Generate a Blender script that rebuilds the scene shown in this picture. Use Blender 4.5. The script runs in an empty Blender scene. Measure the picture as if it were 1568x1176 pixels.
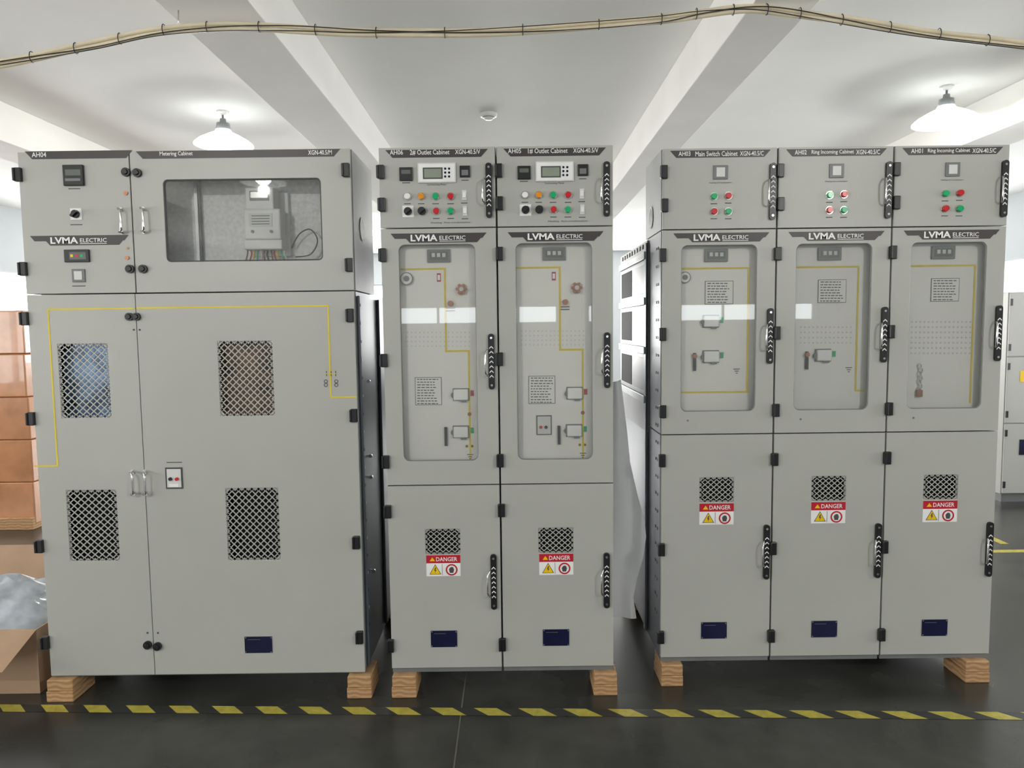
import bpy, bmesh, math, random
from math import sin, cos, radians, pi
from mathutils import Vector, Matrix
random.seed(4)

# ---------------------------------------------------------------- camera model / survey
F = 1100.0; PITCH = radians(4.5); ROLL = 0.0121; CAMZ = 1.64
def ray(px, py):
    u = px-784; v = py-588
    a = u-ROLL*v; b = v+ROLL*u
    return a, F*cos(PITCH)-b*sin(PITCH), -F*sin(PITCH)-b*cos(PITCH)
def S(px, py, d):
    """measured point on a vertical plane d metres from the camera -> (x,z)"""
    a, Y, Z = ray(px, py)
    return a/Y*d, CAMZ+Z/Y*d

# ---------------------------------------------------------------- materials
def mat(name, col, rough=0.5, metal=0.0, var=0.06, scale=8.0, bump=0.0, bscale=300.0, spec=0.5, emit=0.0, coat=0.0):
    m = bpy.data.materials.new(name); m.use_nodes = True
    nt = m.node_tree; b = nt.nodes["Principled BSDF"]
    tc = nt.nodes.new("ShaderNodeTexCoord")
    n = nt.nodes.new("ShaderNodeTexNoise"); n.inputs["Scale"].default_value = scale; n.inputs["Detail"].default_value = 3
    r = nt.nodes.new("ShaderNodeValToRGB")
    r.color_ramp.elements[0].position = 0.3; r.color_ramp.elements[1].position = 0.7
    r.color_ramp.elements[0].color = (*[max(0, c*(1-var)) for c in col], 1)
    r.color_ramp.elements[1].color = (*[min(1, c*(1+var)) for c in col], 1)
    nt.links.new(tc.outputs["Object"], n.inputs["Vector"])
    nt.links.new(n.outputs["Fac"], r.inputs["Fac"])
    nt.links.new(r.outputs["Color"], b.inputs["Base Color"])
    b.inputs["Roughness"].default_value = rough; b.inputs["Metallic"].default_value = metal
    b.inputs["Specular IOR Level"].default_value = spec
    b.inputs["Coat Weight"].default_value = coat
    if emit:
        nt.links.new(r.outputs["Color"], b.inputs["Emission Color"]); b.inputs["Emission Strength"].default_value = emit
    if bump:
        n2 = nt.nodes.new("ShaderNodeTexNoise"); n2.inputs["Scale"].default_value = bscale; n2.inputs["Detail"].default_value = 2
        bp = nt.nodes.new("ShaderNodeBump"); bp.inputs["Strength"].default_value = bump; bp.inputs["Distance"].default_value = 0.002
        nt.links.new(tc.outputs["Object"], n2.inputs["Vector"])
        nt.links.new(n2.outputs["Fac"], bp.inputs["Height"]); nt.links.new(bp.outputs["Normal"], b.inputs["Normal"])
    return m

def wood_mat(name, c1, c2, sc=6):
    m = mat(name, c1, 0.75); nt = m.node_tree; b = nt.nodes["Principled BSDF"]
    w = nt.nodes.new("ShaderNodeTexWave"); w.inputs["Scale"].default_value = sc; w.inputs["Distortion"].default_value = 6
    w.inputs["Detail"].default_value = 3; w.bands_direction = 'Z'
    r = nt.nodes.new("ShaderNodeValToRGB"); r.color_ramp.elements[0].color = (*c1, 1); r.color_ramp.elements[1].color = (*c2, 1)
    tc = nt.nodes.new("ShaderNodeTexCoord"); nt.links.new(tc.outputs["Object"], w.inputs["Vector"])
    nt.links.new(w.outputs["Fac"], r.inputs["Fac"]); nt.links.new(r.outputs["Color"], b.inputs["Base Color"])
    return m

def translucent_mat(name, col, fac):
    """thin sheet that lets diffuse light through (opal shade, foam film)"""
    m = mat(name, col, 0.5, var=0.03); nt = m.node_tree; b = nt.nodes["Principled BSDF"]; o = nt.nodes["Material Output"]
    t = nt.nodes.new("ShaderNodeBsdfTranslucent"); t.inputs[0].default_value = (*col, 1)
    mx = nt.nodes.new("ShaderNodeMixShader"); mx.inputs[0].default_value = fac
    nt.links.new(b.outputs[0], mx.inputs[1]); nt.links.new(t.outputs[0], mx.inputs[2]); nt.links.new(mx.outputs[0], o.inputs[0])
    return m

def glass_mat(name, refl=0.10, tint=(0.95, 0.97, 0.95), haze=0.06):
    """clear acrylic: transmission + fresnel mirror + a little surface haze"""
    m = bpy.data.materials.new(name); m.use_nodes = True; nt = m.node_tree; nt.nodes.clear()
    o = nt.nodes.new("ShaderNodeOutputMaterial"); mx = nt.nodes.new("ShaderNodeMixShader")
    t = nt.nodes.new("ShaderNodeBsdfTransparent"); t.inputs[0].default_value = (*tint, 1)
    d = nt.nodes.new("ShaderNodeBsdfDiffuse"); d.inputs[0].default_value = (0.9, 0.92, 0.9, 1)
    hz = nt.nodes.new("ShaderNodeMixShader"); hz.inputs[0].default_value = haze  # diffuse veil added to lighten the panels behind the glass
    g = nt.nodes.new("ShaderNodeBsdfGlossy"); g.inputs["Roughness"].default_value = 0.015
    fr = nt.nodes.new("ShaderNodeFresnel"); fr.inputs["IOR"].default_value = 1.5
    ad = nt.nodes.new("ShaderNodeMath"); ad.operation = 'ADD'; ad.inputs[1].default_value = refl-0.04
    nt.links.new(fr.outputs[0], ad.inputs[0]); nt.links.new(ad.outputs[0], mx.inputs[0])
    nt.links.new(t.outputs[0], hz.inputs[1]); nt.links.new(d.outputs[0], hz.inputs[2])
    nt.links.new(hz.outputs[0], mx.inputs[1]); nt.links.new(g.outputs[0], mx.inputs[2]); nt.links.new(mx.outputs[0], o.inputs[0])
    return m

M = {}
M['paint'] = mat('powder_coat_grey', (0.455, 0.46, 0.425), 0.36, var=0.03, scale=2, bump=0.12, bscale=450)
M['side'] = mat('side_sheet_steel', (0.14, 0.155, 0.18), 0.35, 0.3, var=0.15, scale=3)  # sheet steel; its dark blue tone also carries the shade on the flanks
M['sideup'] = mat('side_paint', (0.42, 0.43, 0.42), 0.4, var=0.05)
M['rail'] = mat('galvanised_rail', (0.52, 0.54, 0.55), 0.4, 0.4)
M['inner'] = mat('interior_panel', (0.90, 0.89, 0.84), 0.45, var=0.02, scale=2)
M['innerg'] = mat('interior_grey_zinc', (0.80, 0.80, 0.79), 0.5, 0.0, var=0.12, scale=60)
M['dark'] = mat('dark_void', (0.006, 0.006, 0.007), 0.7, spec=0.2)  # near-black sheets painted for the unlit depth behind vents and openings
M['vent_b'] = mat('vent_back_blue', (0.11, 0.18, 0.29), 0.25, 0.3, var=0.95, scale=14)  # mottled blue painted for the bluish light showing through the vent
M['vent_o'] = mat('vent_back_brown', (0.17, 0.10, 0.06), 0.4, var=0.9, scale=10)
M['black'] = mat('black_plastic', (0.010, 0.010, 0.012), 0.35)
M['head'] = mat('charcoal_strip', (0.050, 0.042, 0.042), 0.4)
M['white'] = mat('white_print', (0.90, 0.90, 0.88), 0.45)
M['lgrey'] = mat('light_grey_plastic', (0.70, 0.71, 0.69), 0.4)
M['mgrey'] = mat('mid_grey_plastic', (0.18, 0.19, 0.19), 0.4)
M['ink'] = mat('grey_ink', (0.07, 0.07, 0.07), 0.6)
M['yellow'] = mat('mimic_yellow', (0.78, 0.60, 0.02), 0.5)
M['red'] = mat('red_lens', (0.62, 0.012, 0.02), 0.2, coat=0.5)
M['green'] = mat('green_lens', (0.0, 0.45, 0.15), 0.2, coat=0.5)
M['orange'] = mat('orange_lens', (0.90, 0.32, 0.01), 0.2, coat=0.5)
M['signred'] = mat('sign_red', (0.50, 0.012, 0.03), 0.4)
M['signyel'] = mat('sign_yellow', (0.88, 0.58, 0.0), 0.4)
M['navy'] = mat('navy_nameplate', (0.008, 0.009, 0.040), 0.22, var=0.3)
M['lcd'] = mat('lcd_screen', (0.13, 0.15, 0.13), 0.2)
M['lcdbright'] = mat('lcd_bright', (0.27, 0.31, 0.25), 0.3)
M['chrome'] = mat('chrome', (0.72, 0.72, 0.70), 0.16, 1.0)
M['brass'] = mat('brass', (0.36, 0.16, 0.10), 0.35, 0.8)
M['glass'] = glass_mat('window_glass', 0.072, (0.99, 0.995, 0.99), 0.08)
M['wood'] = wood_mat('pine_timber', (0.37, 0.20, 0.09), (0.54, 0.34, 0.17), 14)
M['wall'] = mat('wall_plaster', (0.50, 0.53, 0.55), 0.8, var=0.04, scale=1.5)
M['ceil'] = mat('ceiling_plaster', (0.91, 0.91, 0.88), 0.85, var=0.03, scale=0.9, bump=0.4, bscale=12)
M['beam'] = mat('beam_plaster', (0.83, 0.815, 0.78), 0.85, var=0.03, scale=2, bump=0.4, bscale=12)
M['floor'] = mat('epoxy_floor', (0.040, 0.040, 0.035), 0.27, var=0.35, scale=3.0, bump=0.05, bscale=30)
M['joint'] = mat('floor_joint', (0.13, 0.12, 0.10), 0.8)
M['tapey'] = mat('tape_yellow', (0.46, 0.40, 0.06), 0.45, var=0.2, scale=30)
M['tapeb'] = mat('tape_black', (0.025, 0.025, 0.025), 0.45)
M['cream'] = mat('cream_conduit', (0.70, 0.62, 0.45), 0.5)
M['carton'] = mat('cardboard', (0.42, 0.28, 0.18), 0.8, var=0.1, scale=5)
M['wrap'] = mat('wrapped_carton', (0.52, 0.23, 0.10), 0.25, var=0.18, scale=6, bump=0.6, bscale=9, coat=0.6)
M['foam'] = translucent_mat('foam_sheet', (0.92, 0.93, 0.93), 0.4)
M['plastic'] = mat('plastic_film', (0.46, 0.51, 0.56), 0.15, var=0.35, scale=10, bump=1.0, bscale=14, coat=0.6)
M['enamel'] = translucent_mat('lamp_opal_shade', (0.72, 0.76, 0.76), 0.35)
M['bulb'] = mat('bulb_glow', (1, 1, 1), 0.4, emit=22, var=0)
M['frame'] = mat('window_frame_alu', (0.45, 0.47, 0.48), 0.4, 0.3)
def daylight(name, s, col=(0.90, 0.96, 1.0)):
    m = bpy.data.materials.new(name); m.use_nodes = True; nt = m.node_tree; nt.nodes.clear()
    o = nt.nodes.new("ShaderNodeOutputMaterial"); e = nt.nodes.new("ShaderNodeEmission")
    e.inputs[0].default_value = (*col, 1); e.inputs[1].default_value = s
    nt.links.new(e.outputs[0], o.inputs[0]); return m
M['day'] = daylight('daylight_pane', 7.0, (1.0, 0.98, 0.95))  # glowing panes of the added side windows, set to fill the room
M['dayfar'] = daylight('daylight_pane_far', 6.0, (0.96, 0.98, 1.0))  # farther side panes, added to brighten the ceiling
M['dayback'] = daylight('daylight_pane_back', 20, (1.0, 0.99, 0.97))
M['dayrear'] = daylight('daylight_pane_rear', 7.5)

# ---------------------------------------------------------------- helpers
COL = bpy.context.scene.collection
def root(name, loc):
    e = bpy.data.objects.new(name, None); e.empty_display_size = 0.2; e.location = loc; COL.objects.link(e); return e

class MB:
    def __init__(s, name, parent=None, origin=None):
        s.bm = bmesh.new(); s.mats = []; s.name = name; s.parent = parent
        s.o = Vector(parent.location) if parent else Vector(origin or (0, 0, 0))
    def mi(s, m):
        m = M[m]
        if m not in s.mats: s.mats.append(m)
        return s.mats.index(m)
    def _set(s, faces, m, smooth=False):
        k = s.mi(m)
        for f in faces: f.material_index = k; f.smooth = smooth
    def quad(s, pts, m):
        f = s.bm.faces.new([s.bm.verts.new(p) for p in pts]); s._set([f], m); return f
    def box(s, x1, x2, y1, y2, z1, z2, m, bev=0.0):
        T = Matrix.Translation(((x1+x2)/2, (y1+y2)/2, (z1+z2)/2)) @ Matrix.Diagonal((abs(x2-x1), abs(y2-y1), abs(z2-z1), 1))
        r = bmesh.ops.create_cube(s.bm, size=1, matrix=T)
        fs = set(f for v in r['verts'] for f in v.link_faces); s._set(fs, m)
        if bev:
            es = list(set(e for v in r['verts'] for e in v.link_edges))
            rb = bmesh.ops.bevel(s.bm, geom=es, offset=bev, segments=2, affect='EDGES', profile=0.5)
            s._set(rb['faces'], m)
    def cyl(s, x, z, r, y1, y2, m, r2=None, seg=20):
        """axis along Y; y1 front (towards the viewer), y2 back"""
        T = Matrix.Translation((x, (y1+y2)/2, z)) @ Matrix.Rotation(pi/2, 4, 'X')
        q = bmesh.ops.create_cone(s.bm, cap_ends=True, segments=seg, radius1=r, radius2=r if r2 is None else r2, depth=abs(y2-y1), matrix=T)
        fs = set(f for v in q['verts'] for f in v.link_faces); s._set(fs, m)
        for f in fs:
            if len(f.verts) == 4: f.smooth = True
    def prism(s, pts, y1, y2, m):
        a = [s.bm.verts.new((x, y1, z)) for x, z in pts]; b = [s.bm.verts.new((x, y2, z)) for x, z in pts]
        fs = [s.bm.faces.new(a), s.bm.faces.new(b[::-1])]
        n = len(pts)
        for i in range(n): fs.append(s.bm.faces.new((a[i], a[(i+1) % n], b[(i+1) % n], b[i])))
        s._set(fs, m)
    def ring(s, x, z, r1, r2, y1, y2, m, seg=24):
        vs = []
        for i in range(seg):
            t = 2*pi*i/seg; c, q = cos(t), sin(t)
            vs.append([s.bm.verts.new((x+r*c, y, z+r*q)) for r, y in ((r1, y1), (r2, y1), (r2, y2), (r1, y2))])
        fs = []
        for i in range(seg):
            A, B = vs[i], vs[(i+1) % seg]
            for k in range(4): fs.append(s.bm.faces.new((A[k], A[(k+1) % 4], B[(k+1) % 4], B[k])))
        s._set(fs, m)
    def tube(s, pts, r, m, seg=8):
        pts = [Vector(p) for p in pts]; rings = []
        prev = None
        for i, p in enumerate(pts):
            d = (pts[min(i+1, len(pts)-1)]-pts[max(i-1, 0)]).normalized()
            if prev is None:
                n = d.cross(Vector((0, 0, 1)));
                if n.length < 0.2: n = d.cross(Vector((0, 1, 0)))
            else: n = prev-d*prev.dot(d)
            n.normalize(); prev = n; b = d.cross(n)
            rings.append([s.bm.verts.new(p+n*r*cos(2*pi*k/seg)+b*r*sin(2*pi*k/seg)) for k in range(seg)])
        fs = []
        for A, B in zip(rings, rings[1:]):
            for k in range(seg): fs.append(s.bm.faces.new((A[k], A[(k+1) % seg], B[(k+1) % seg], B[k])))
        s._set(fs, m, True)
        s._set([s.bm.faces.new(rings[0]), s.bm.faces.new(rings[-1][::-1])], m)
    def lathe(s, x, y, prof, m, seg=32):
        rings = [[s.bm.verts.new((x+r*cos(2*pi*k/seg), y+r*sin(2*pi*k/seg), z)) for k in range(seg)] for r, z in prof]
        fs = []
        for A, B in zip(rings, rings[1:]):
            for k in range(seg): fs.append(s.bm.faces.new((A[k], A[(k+1) % seg], B[(k+1) % seg], B[k])))
        s._set(fs, m, True)
    def shell(s, x1, x2, y1, y2, z1, z2, rec, m, mi_, mr=None, ml=None, t=0.018):
        """open-fronted sheet-metal box"""
        q = s.quad
        q([(x1, y1, z1), (x1, y2, z1), (x1, y2, z2), (x1, y1, z2)], ml or m)
        q([(x2, y1, z1), (x2, y1, z2), (x2, y2, z2), (x2, y2, z1)], mr or m)
        q([(x1, y1, z2), (x1, y2, z2), (x2, y2, z2), (x2, y1, z2)], m)
        q([(x1, y1, z1), (x2, y1, z1), (x2, y2, z1), (x1, y2, z1)], m)
        q([(x1, y2, z1), (x2, y2, z1), (x2, y2, z2), (x1, y2, z2)], m)
        a1, a2, c1, c2 = x1+t, x2-t, z1+t, z2-t
        O = [(x1, z1), (x2, z1), (x2, z2), (x1, z2)]; I = [(a1, c1), (a2, c1), (a2, c2), (a1, c2)]
        for k in range(4):
            n = (k+1) % 4
            q([(O[k][0], y1, O[k][1]), (O[n][0], y1, O[n][1]), (I[n][0], y1, I[n][1]), (I[k][0], y1, I[k][1])], 'mgrey')
            q([(I[k][0], y1, I[k][1]), (I[n][0], y1, I[n][1]), (I[n][0], rec, I[n][1]), (I[k][0], rec, I[k][1])], mi_)
        q([(x, rec, z) for x, z in I], mi_)
    def lattice(s, x1, x2, z1, z2, y, n, m_, m='paint', k=0.79):
        px = (x2-x1)/n; pz = (z2-z1)/m_; yb = y+0.002
        def dia(cx, cz):
            o = [(cx, cz-pz/2), (cx+px/2, cz), (cx, cz+pz/2), (cx-px/2, cz)]
            i = [(cx+(a-cx)*k, cz+(b-cz)*k) for a, b in o]
            for e in range(4):
                f = (e+1) % 4
                s.quad([(o[e][0], y, o[e][1]), (o[f][0], y, o[f][1]), (i[f][0], y, i[f][1]), (i[e][0], y, i[e][1])], m)
                s.quad([(i[e][0], y, i[e][1]), (i[f][0], y, i[f][1]), (i[f][0], yb, i[f][1]), (i[e][0], yb, i[e][1])], m)
        for a in range(n):
            for b in range(m_): dia(x1+(a+.5)*px, z1+(b+.5)*pz)
        for a in range(1, n):
            for b in range(1, m_): dia(x1+a*px, z1+b*pz)
        for a in range(n):
            X = x1+a*px
            s.quad([(X, y, z1), (X+px, y, z1), (X+px/2, y, z1+pz/2)], m); s.quad([(X, y, z2), (X+px, y, z2), (X+px/2, y, z2-pz/2)], m)
        for b in range(m_):
            Z = z1+b*pz
            s.quad([(x1, y, Z), (x1, y, Z+pz), (x1+px/2, y, Z+pz/2)], m); s.quad([(x2, y, Z), (x2, y, Z+pz), (x2-px/2, y, Z+pz/2)], m)
    def text(s, txt, cx, cz, w, h, y, m, bold=0.0, shear=0.0):
        cu = bpy.data.curves.new('t', 'FONT'); cu.body = txt; cu.resolution_u = 2; cu.offset = bold; cu.shear = shear
        ob = bpy.data.objects.new('t', cu); COL.objects.link(ob); bpy.context.view_layer.update()
        me = bpy.data.meshes.new_from_object(ob.evaluated_get(bpy.context.evaluated_depsgraph_get()))
        bpy.data.objects.remove(ob)
        if len(me.vertices):
            xs = [v.co.x for v in me.vertices]; ys = [v.co.y for v in me.vertices]
            sx = w/(max(xs)-min(xs)); sz = h/(max(ys)-min(ys)); mx = (max(xs)+min(xs))/2; my = (max(ys)+min(ys))/2
            vs = [s.bm.verts.new((cx+(v.co.x-mx)*sx, y, cz+(v.co.y-my)*sz)) for v in me.vertices]
            fs = []
            for p in me.polygons:
                try: fs.append(s.bm.faces.new([vs[i] for i in p.vertices]))
                except Exception: pass
            s._set(fs, m)
        bpy.data.meshes.remove(me)
    def add_mesh(s, me, T, m):
        vs = [s.bm.verts.new(T @ v.co) for v in me.vertices]; fs = []
        for p in me.polygons:
            try: fs.append(s.bm.faces.new([vs[i] for i in p.vertices]))
            except Exception: pass
        s._set(fs, m)
    def plate(s, outer, holes, y1, y2, m, bev=0.0012):
        """sheet with real openings"""
        cu = bpy.data.curves.new('c', 'CURVE'); cu.dimensions = '2D'; cu.fill_mode = 'BOTH'
        cu.extrude = (y2-y1)/2-bev; cu.bevel_depth = bev; cu.bevel_resolution = 1; cu.offset = -bev
        for pl in [outer]+holes:
            sp = cu.splines.new('POLY'); sp.points.add(len(pl)-1); sp.use_cyclic_u = True
            for i, (x, z) in enumerate(pl): sp.points[i].co = (x, z, 0, 1)
        ob = bpy.data.objects.new('c', cu); COL.objects.link(ob); bpy.context.view_layer.update()
        me = bpy.data.meshes.new_from_object(ob.evaluated_get(bpy.context.evaluated_depsgraph_get()))
        bpy.data.objects.remove(ob)
        s.add_mesh(me, Matrix.Translation((0, (y1+y2)/2, 0)) @ Matrix.Rotation(pi/2, 4, 'X'), m)
        bpy.data.meshes.remove(me)
    def done(s, recalc=True):
        if recalc: bmesh.ops.recalc_face_normals(s.bm, faces=s.bm.faces[:])
        for v in s.bm.verts: v.co -= s.o
        me = bpy.data.meshes.new(s.name); s.bm.to_mesh(me); s.bm.free()
        for m in s.mats: me.materials.append(m)
        ob = bpy.data.objects.new(s.name, me); COL.objects.link(ob)
        if s.parent: ob.parent = s.parent
        else: ob.location = s.o
        return ob

def rr(x1, x2, z1, z2, r=0.0, n=5):
    if r <= 0: return [(x1, z1), (x2, z1), (x2, z2), (x1, z2)]
    P = []
    for cx, cz, a in ((x2-r, z1+r, -90), (x2-r, z2-r, 0), (x1+r, z2-r, 90), (x1+r, z1+r, 180)):
        for i in range(n+1):
            t = radians(a+90*i/n); P.append((cx+r*cos(t), cz+r*sin(t)))
    return P

Z0 = 0.12; Z1 = 2.405

class Kit:
    """places fittings on a cabinet front; measured pixel -> metres on that plane, plus a cubicle offset"""
    def __init__(k, mb, D, dx=0.0): k.mb = mb; k.D = D; k.dx = dx; k.s = D/1112.0
    def p(k, x, y, dd=0.0):
        a, b = S(x, y, k.D+dd); return a+k.dx, b
    def rect(k, x, y, w, h, f, b, m, dd=0.0, bev=0.0):
        cx, cz = k.p(x, y, dd); w *= k.s; h *= k.s; B = k.D+dd
        k.mb.box(cx-w/2, cx+w/2, B-f, B-b, cz-h/2, cz+h/2, m, bev)
    def disc(k, x, y, r, f, b, m, dd=0.0, r2=None):
        cx, cz = k.p(x, y, dd); B = k.D+dd
        k.mb.cyl(cx, cz, r*k.s, B-f, B-b, m, None if r2 is None else r2*k.s)
    def line(k, pts, w, m, dd=0.0, f=0.0012):
        P = [k.p(x, y, dd) for x, y in pts]; h = w*k.s/2; B = k.D+dd
        for (a, b), (c, d) in zip(P, P[1:]):
            if abs(a-c) > abs(b-d):
                z = (b+d)/2; k.mb.box(min(a, c)-h, max(a, c)+h, B-f, B+0.0005, z-h, z+h, m)
            else:
                x = (a+c)/2; k.mb.box(x-h, x+h, B-f*1.1, B+0.0005, min(b, d)-h, max(b, d)+h, m)
    def text(k, t, x, y, w, h, m, f=0.0015, dd=0.0, **kw):
        cx, cz = k.p(x, y, dd); k.mb.text(t, cx, cz, w*k.s, h*k.s, k.D+dd-f, m, **kw)
    def hinge(k, x, y):
        cx, cz = k.p(x, y); 
        k.mb.box(cx-0.015, cx+0.013, k.D-0.016, k.D+0.004, cz-0.029, cz+0.029, 'black', 0.003)
        k.mb.box(cx-0.019, cx-0.010, k.D-0.022, k.D+0.002, cz-0.027, cz+0.027, 'black', 0.003)
    def lock(k, x, y, r=6.5):
        k.disc(x, y, r, 0.012, 0, 'black'); k.disc(x, y, r*0.65, 0.018, 0.012, 'black', r2=r*0.5)
    def button(k, x, y, m, r=5):
        k.disc(x, y, r+1, 0.004, 0, 'chrome'); k.disc(x, y, r, 0.016, 0.004, m, r2=r*0.85)
        k.rect(x, y+11, 10, 1.2, 0.001, 0, 'ink')
    def rocker(k, x, y):
        k.rect(x, y, 7, 15, 0.004, 0, 'lgrey', bev=0.001); k.rect(x, y, 5, 8, 0.008, 0.004, 'white', bev=0.001); k.rect(x, y+12, 10, 1.2, 0.001, 0, 'ink')
    def rotary(k, x, y, big=True):
        if big: k.rect(x, y, 18, 18, 0.003, 0, 'lgrey', bev=0.001); k.rect(x, y, 16, 16, 0.0036, 0.003, 'white')
        k.disc(x, y, 6, 0.014, 0, 'black')
        cx, cz = k.p(x, y); L = 0.016; w = 0.005
        c, q = cos(radians(40)), sin(radians(40))
        k.mb.prism([(cx+a*c-b*q, cz+a*q+b*c) for a, b in ((-L, -w), (L, -w), (L, w), (-L, w))], k.D-0.026, k.D-0.012, 'black')
    def strap(k, x, y1, y2):
        """black latch plate with chevrons and a chrome bail handle"""
        cx, zt = k.p(x, y1); _, zb = k.p(x, y2); w = 0.0135; D = k.D
        k.mb.prism(rr(cx-w, cx+w, zb, zt, 0.012, 4), D-0.012, D, 'black')
        H = zt-zb; n = 7
        for i in range(n):
            z = zb+H*(0.24+0.52*i/(n-1)); a = 0.009
            k.mb.prism([(cx-a, z-a*0.9), (cx, z), (cx+a, z-a*0.9), (cx+a, z-a*0.35), (cx, z+a*0.6), (cx-a, z-a*0.35)], D-0.0128, D-0.012, 'white')
        for z in (zt-0.018, zb+0.018): k.mb.cyl(cx, z, 0.005, D-0.0145, D-0.012, 'chrome')
        hx = cx-0.024; h1 = zt-H*0.30; h2 = zb+H*0.26
        k.mb.tube([(cx-0.008, D-0.008, h1), (hx+0.006, D-0.020, h1+0.002), (hx, D-0.032, h1-0.008), (hx-0.002, D-0.036, h1-0.02), (hx-0.002, D-0.036, h2+0.02), (hx, D-0.032, h2+0.008), (hx+0.006, D-0.020, h2-0.002), (cx-0.008, D-0.008, h2)], 0.0042, 'chrome')
    def pull(k, x, y1, y2, side=-1):
        cx, zt = k.p(x, y1); _, zb = k.p(x, y2); D = k.D; o = 0.016*side
        k.mb.tube([(cx+o, D, zt), (cx+o*.8, D-0.028, zt), (cx, D-0.036, zt-0.006), (cx, D-0.038, zt-0.018), (cx, D-0.038, zb+0.018), (cx, D-0.036, zb+0.006), (cx+o*.8, D-0.028, zb), (cx+o, D, zb)], 0.0052, 'chrome')
        for z in (zt, zb): k.mb.cyl(cx+o, z, 0.009, D-0.004, D, 'chrome')
    def header(k, x1, x2, y1, y2):
        a, zt = k.p((x1), y1); c, _ = k.p(x2, y1); _, zb = k.p((x1+x2)/2, y2); _, zt = k.p((x1+x2)/2, y1); q = (zt-zb)*0.9
        k.mb.prism([(a, zt), (a+q, zb), (c-q, zb), (c, zt)], k.D-0.0012, k.D, 'head')
    def logo(k, x1, x2, y1, y2):
        cx = (x1+x2)/2; cy = (y1+y2)/2; W = x2-x1
        a, zt = k.p(x1, y1); c, _ = k.p(x2, y1); _, zb = k.p(cx, y2); _, zt = k.p(cx, y1); h = zt-zb; w = c-a
        # strip: thin wings that widen into a deeper centre tab
        k.mb.prism([(a, zt), (a+h*.5, zt-h*.62), (a+w*.16, zt-h*.62), (a+w*.20, zb-h*.12), (c-w*.10, zb-h*.12), (c-w*.06, zt-h*.62), (c-h*.5, zt-h*.62), (c, zt)], k.D-0.0012, k.D, 'head')
        k.text('LVMA', cx-W*0.15, cy+1.0, W*0.28, 10, 'white', f=0.0024, bold=0.03)
        k.text('ELECTRIC', cx+W*0.145, cy+0.6, W*0.27, 6.2, 'white', f=0.0024, bold=0.008)
        k.rect(cx+W*0.145, cy+5.6, W*0.27, 0.9, 0.0026, 0.0012, 'white')
    def danger(k, x, y, w=54, h=34):
        cx, cz = k.p(x, y); w *= k.s; h *= k.s; D = k.D; b = k.mb
        b.box(cx-w/2, cx+w/2, D-0.0012, D, cz-h/2, cz+h/2, 'white')
        b.box(cx-w/2, cx+w/2, D-0.0018, D-0.0012, cz+h*0.12, cz+h/2, 'signred')
        b.text('DANGER', cx+w*0.10, cz+h*0.31, w*0.62, h*0.20, D-0.0024, 'white', bold=0.01)
        b.prism([(cx-w*.40, cz+h*.22), (cx-w*.24, cz+h*.22), (cx-w*.32, cz+h*.40)], D-0.0024, D-0.0018, 'signyel')
        tx = cx-w*0.24; tz = cz-h*0.20; r = h*0.25
        b.prism([(tx-r*1.1, tz-r*.85), (tx+r*1.1, tz-r*.85), (tx, tz+r*1.1)], D-0.0018, D-0.0012, 'ink')
        b.prism([(tx-r*.93, tz-r*.75), (tx+r*.93, tz-r*.75), (tx, tz+r*.9)], D-0.0022, D-0.0018, 'signyel')
        b.prism([(tx-r*.05, tz+r*.45), (tx+r*.2, tz+r*.45), (tx+r*.05, tz+r*.0), (tx+r*.25, tz+r*.0), (tx-r*.1, tz-r*.6), (tx-r*.02, tz-r*.15), (tx-r*.2, tz-r*.15)], D-0.0026, D-0.0022, 'ink')
        gx = cx+w*0.24; 
        b.ring(gx, tz, r*0.84, r*1.1, D-0.0022, D-0.0012, 'signred')
        b.prism([(gx-r*.35, tz-r*.6), (gx+r*.3, tz-r*.6), (gx+r*.45, tz), (gx+r*.3, tz+r*.45), (gx, tz+r*.55), (gx-r*.3, tz+r*.4), (gx-r*.5, tz+r*.1)], D-0.0018, D-0.0012, 'ink')
        b.box(tx+r*1.25, tx+r*1.32, D-0.0018, D-0.0012, cz-h*.45, cz+h*.08, 'ink')
    def nameplate(k, x, y, w=42, h=27):
        k.rect(x, y, w, h, 0.003, 0, 'navy', bev=0.001)
        k.rect(x-w*.15, y-h*.30, w*.45, 0.5, 0.0034, 0.003, 'mgrey')
        for sx in (-1, 1):
            for sy in (-1, 1): k.disc(x+sx*(w/2-2.5), y+sy*(h/2-2.5), 1.0, 0.0042, 0.003, 'mgrey')

def fz(px, py, D): return S(px, py, D)[1]

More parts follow.
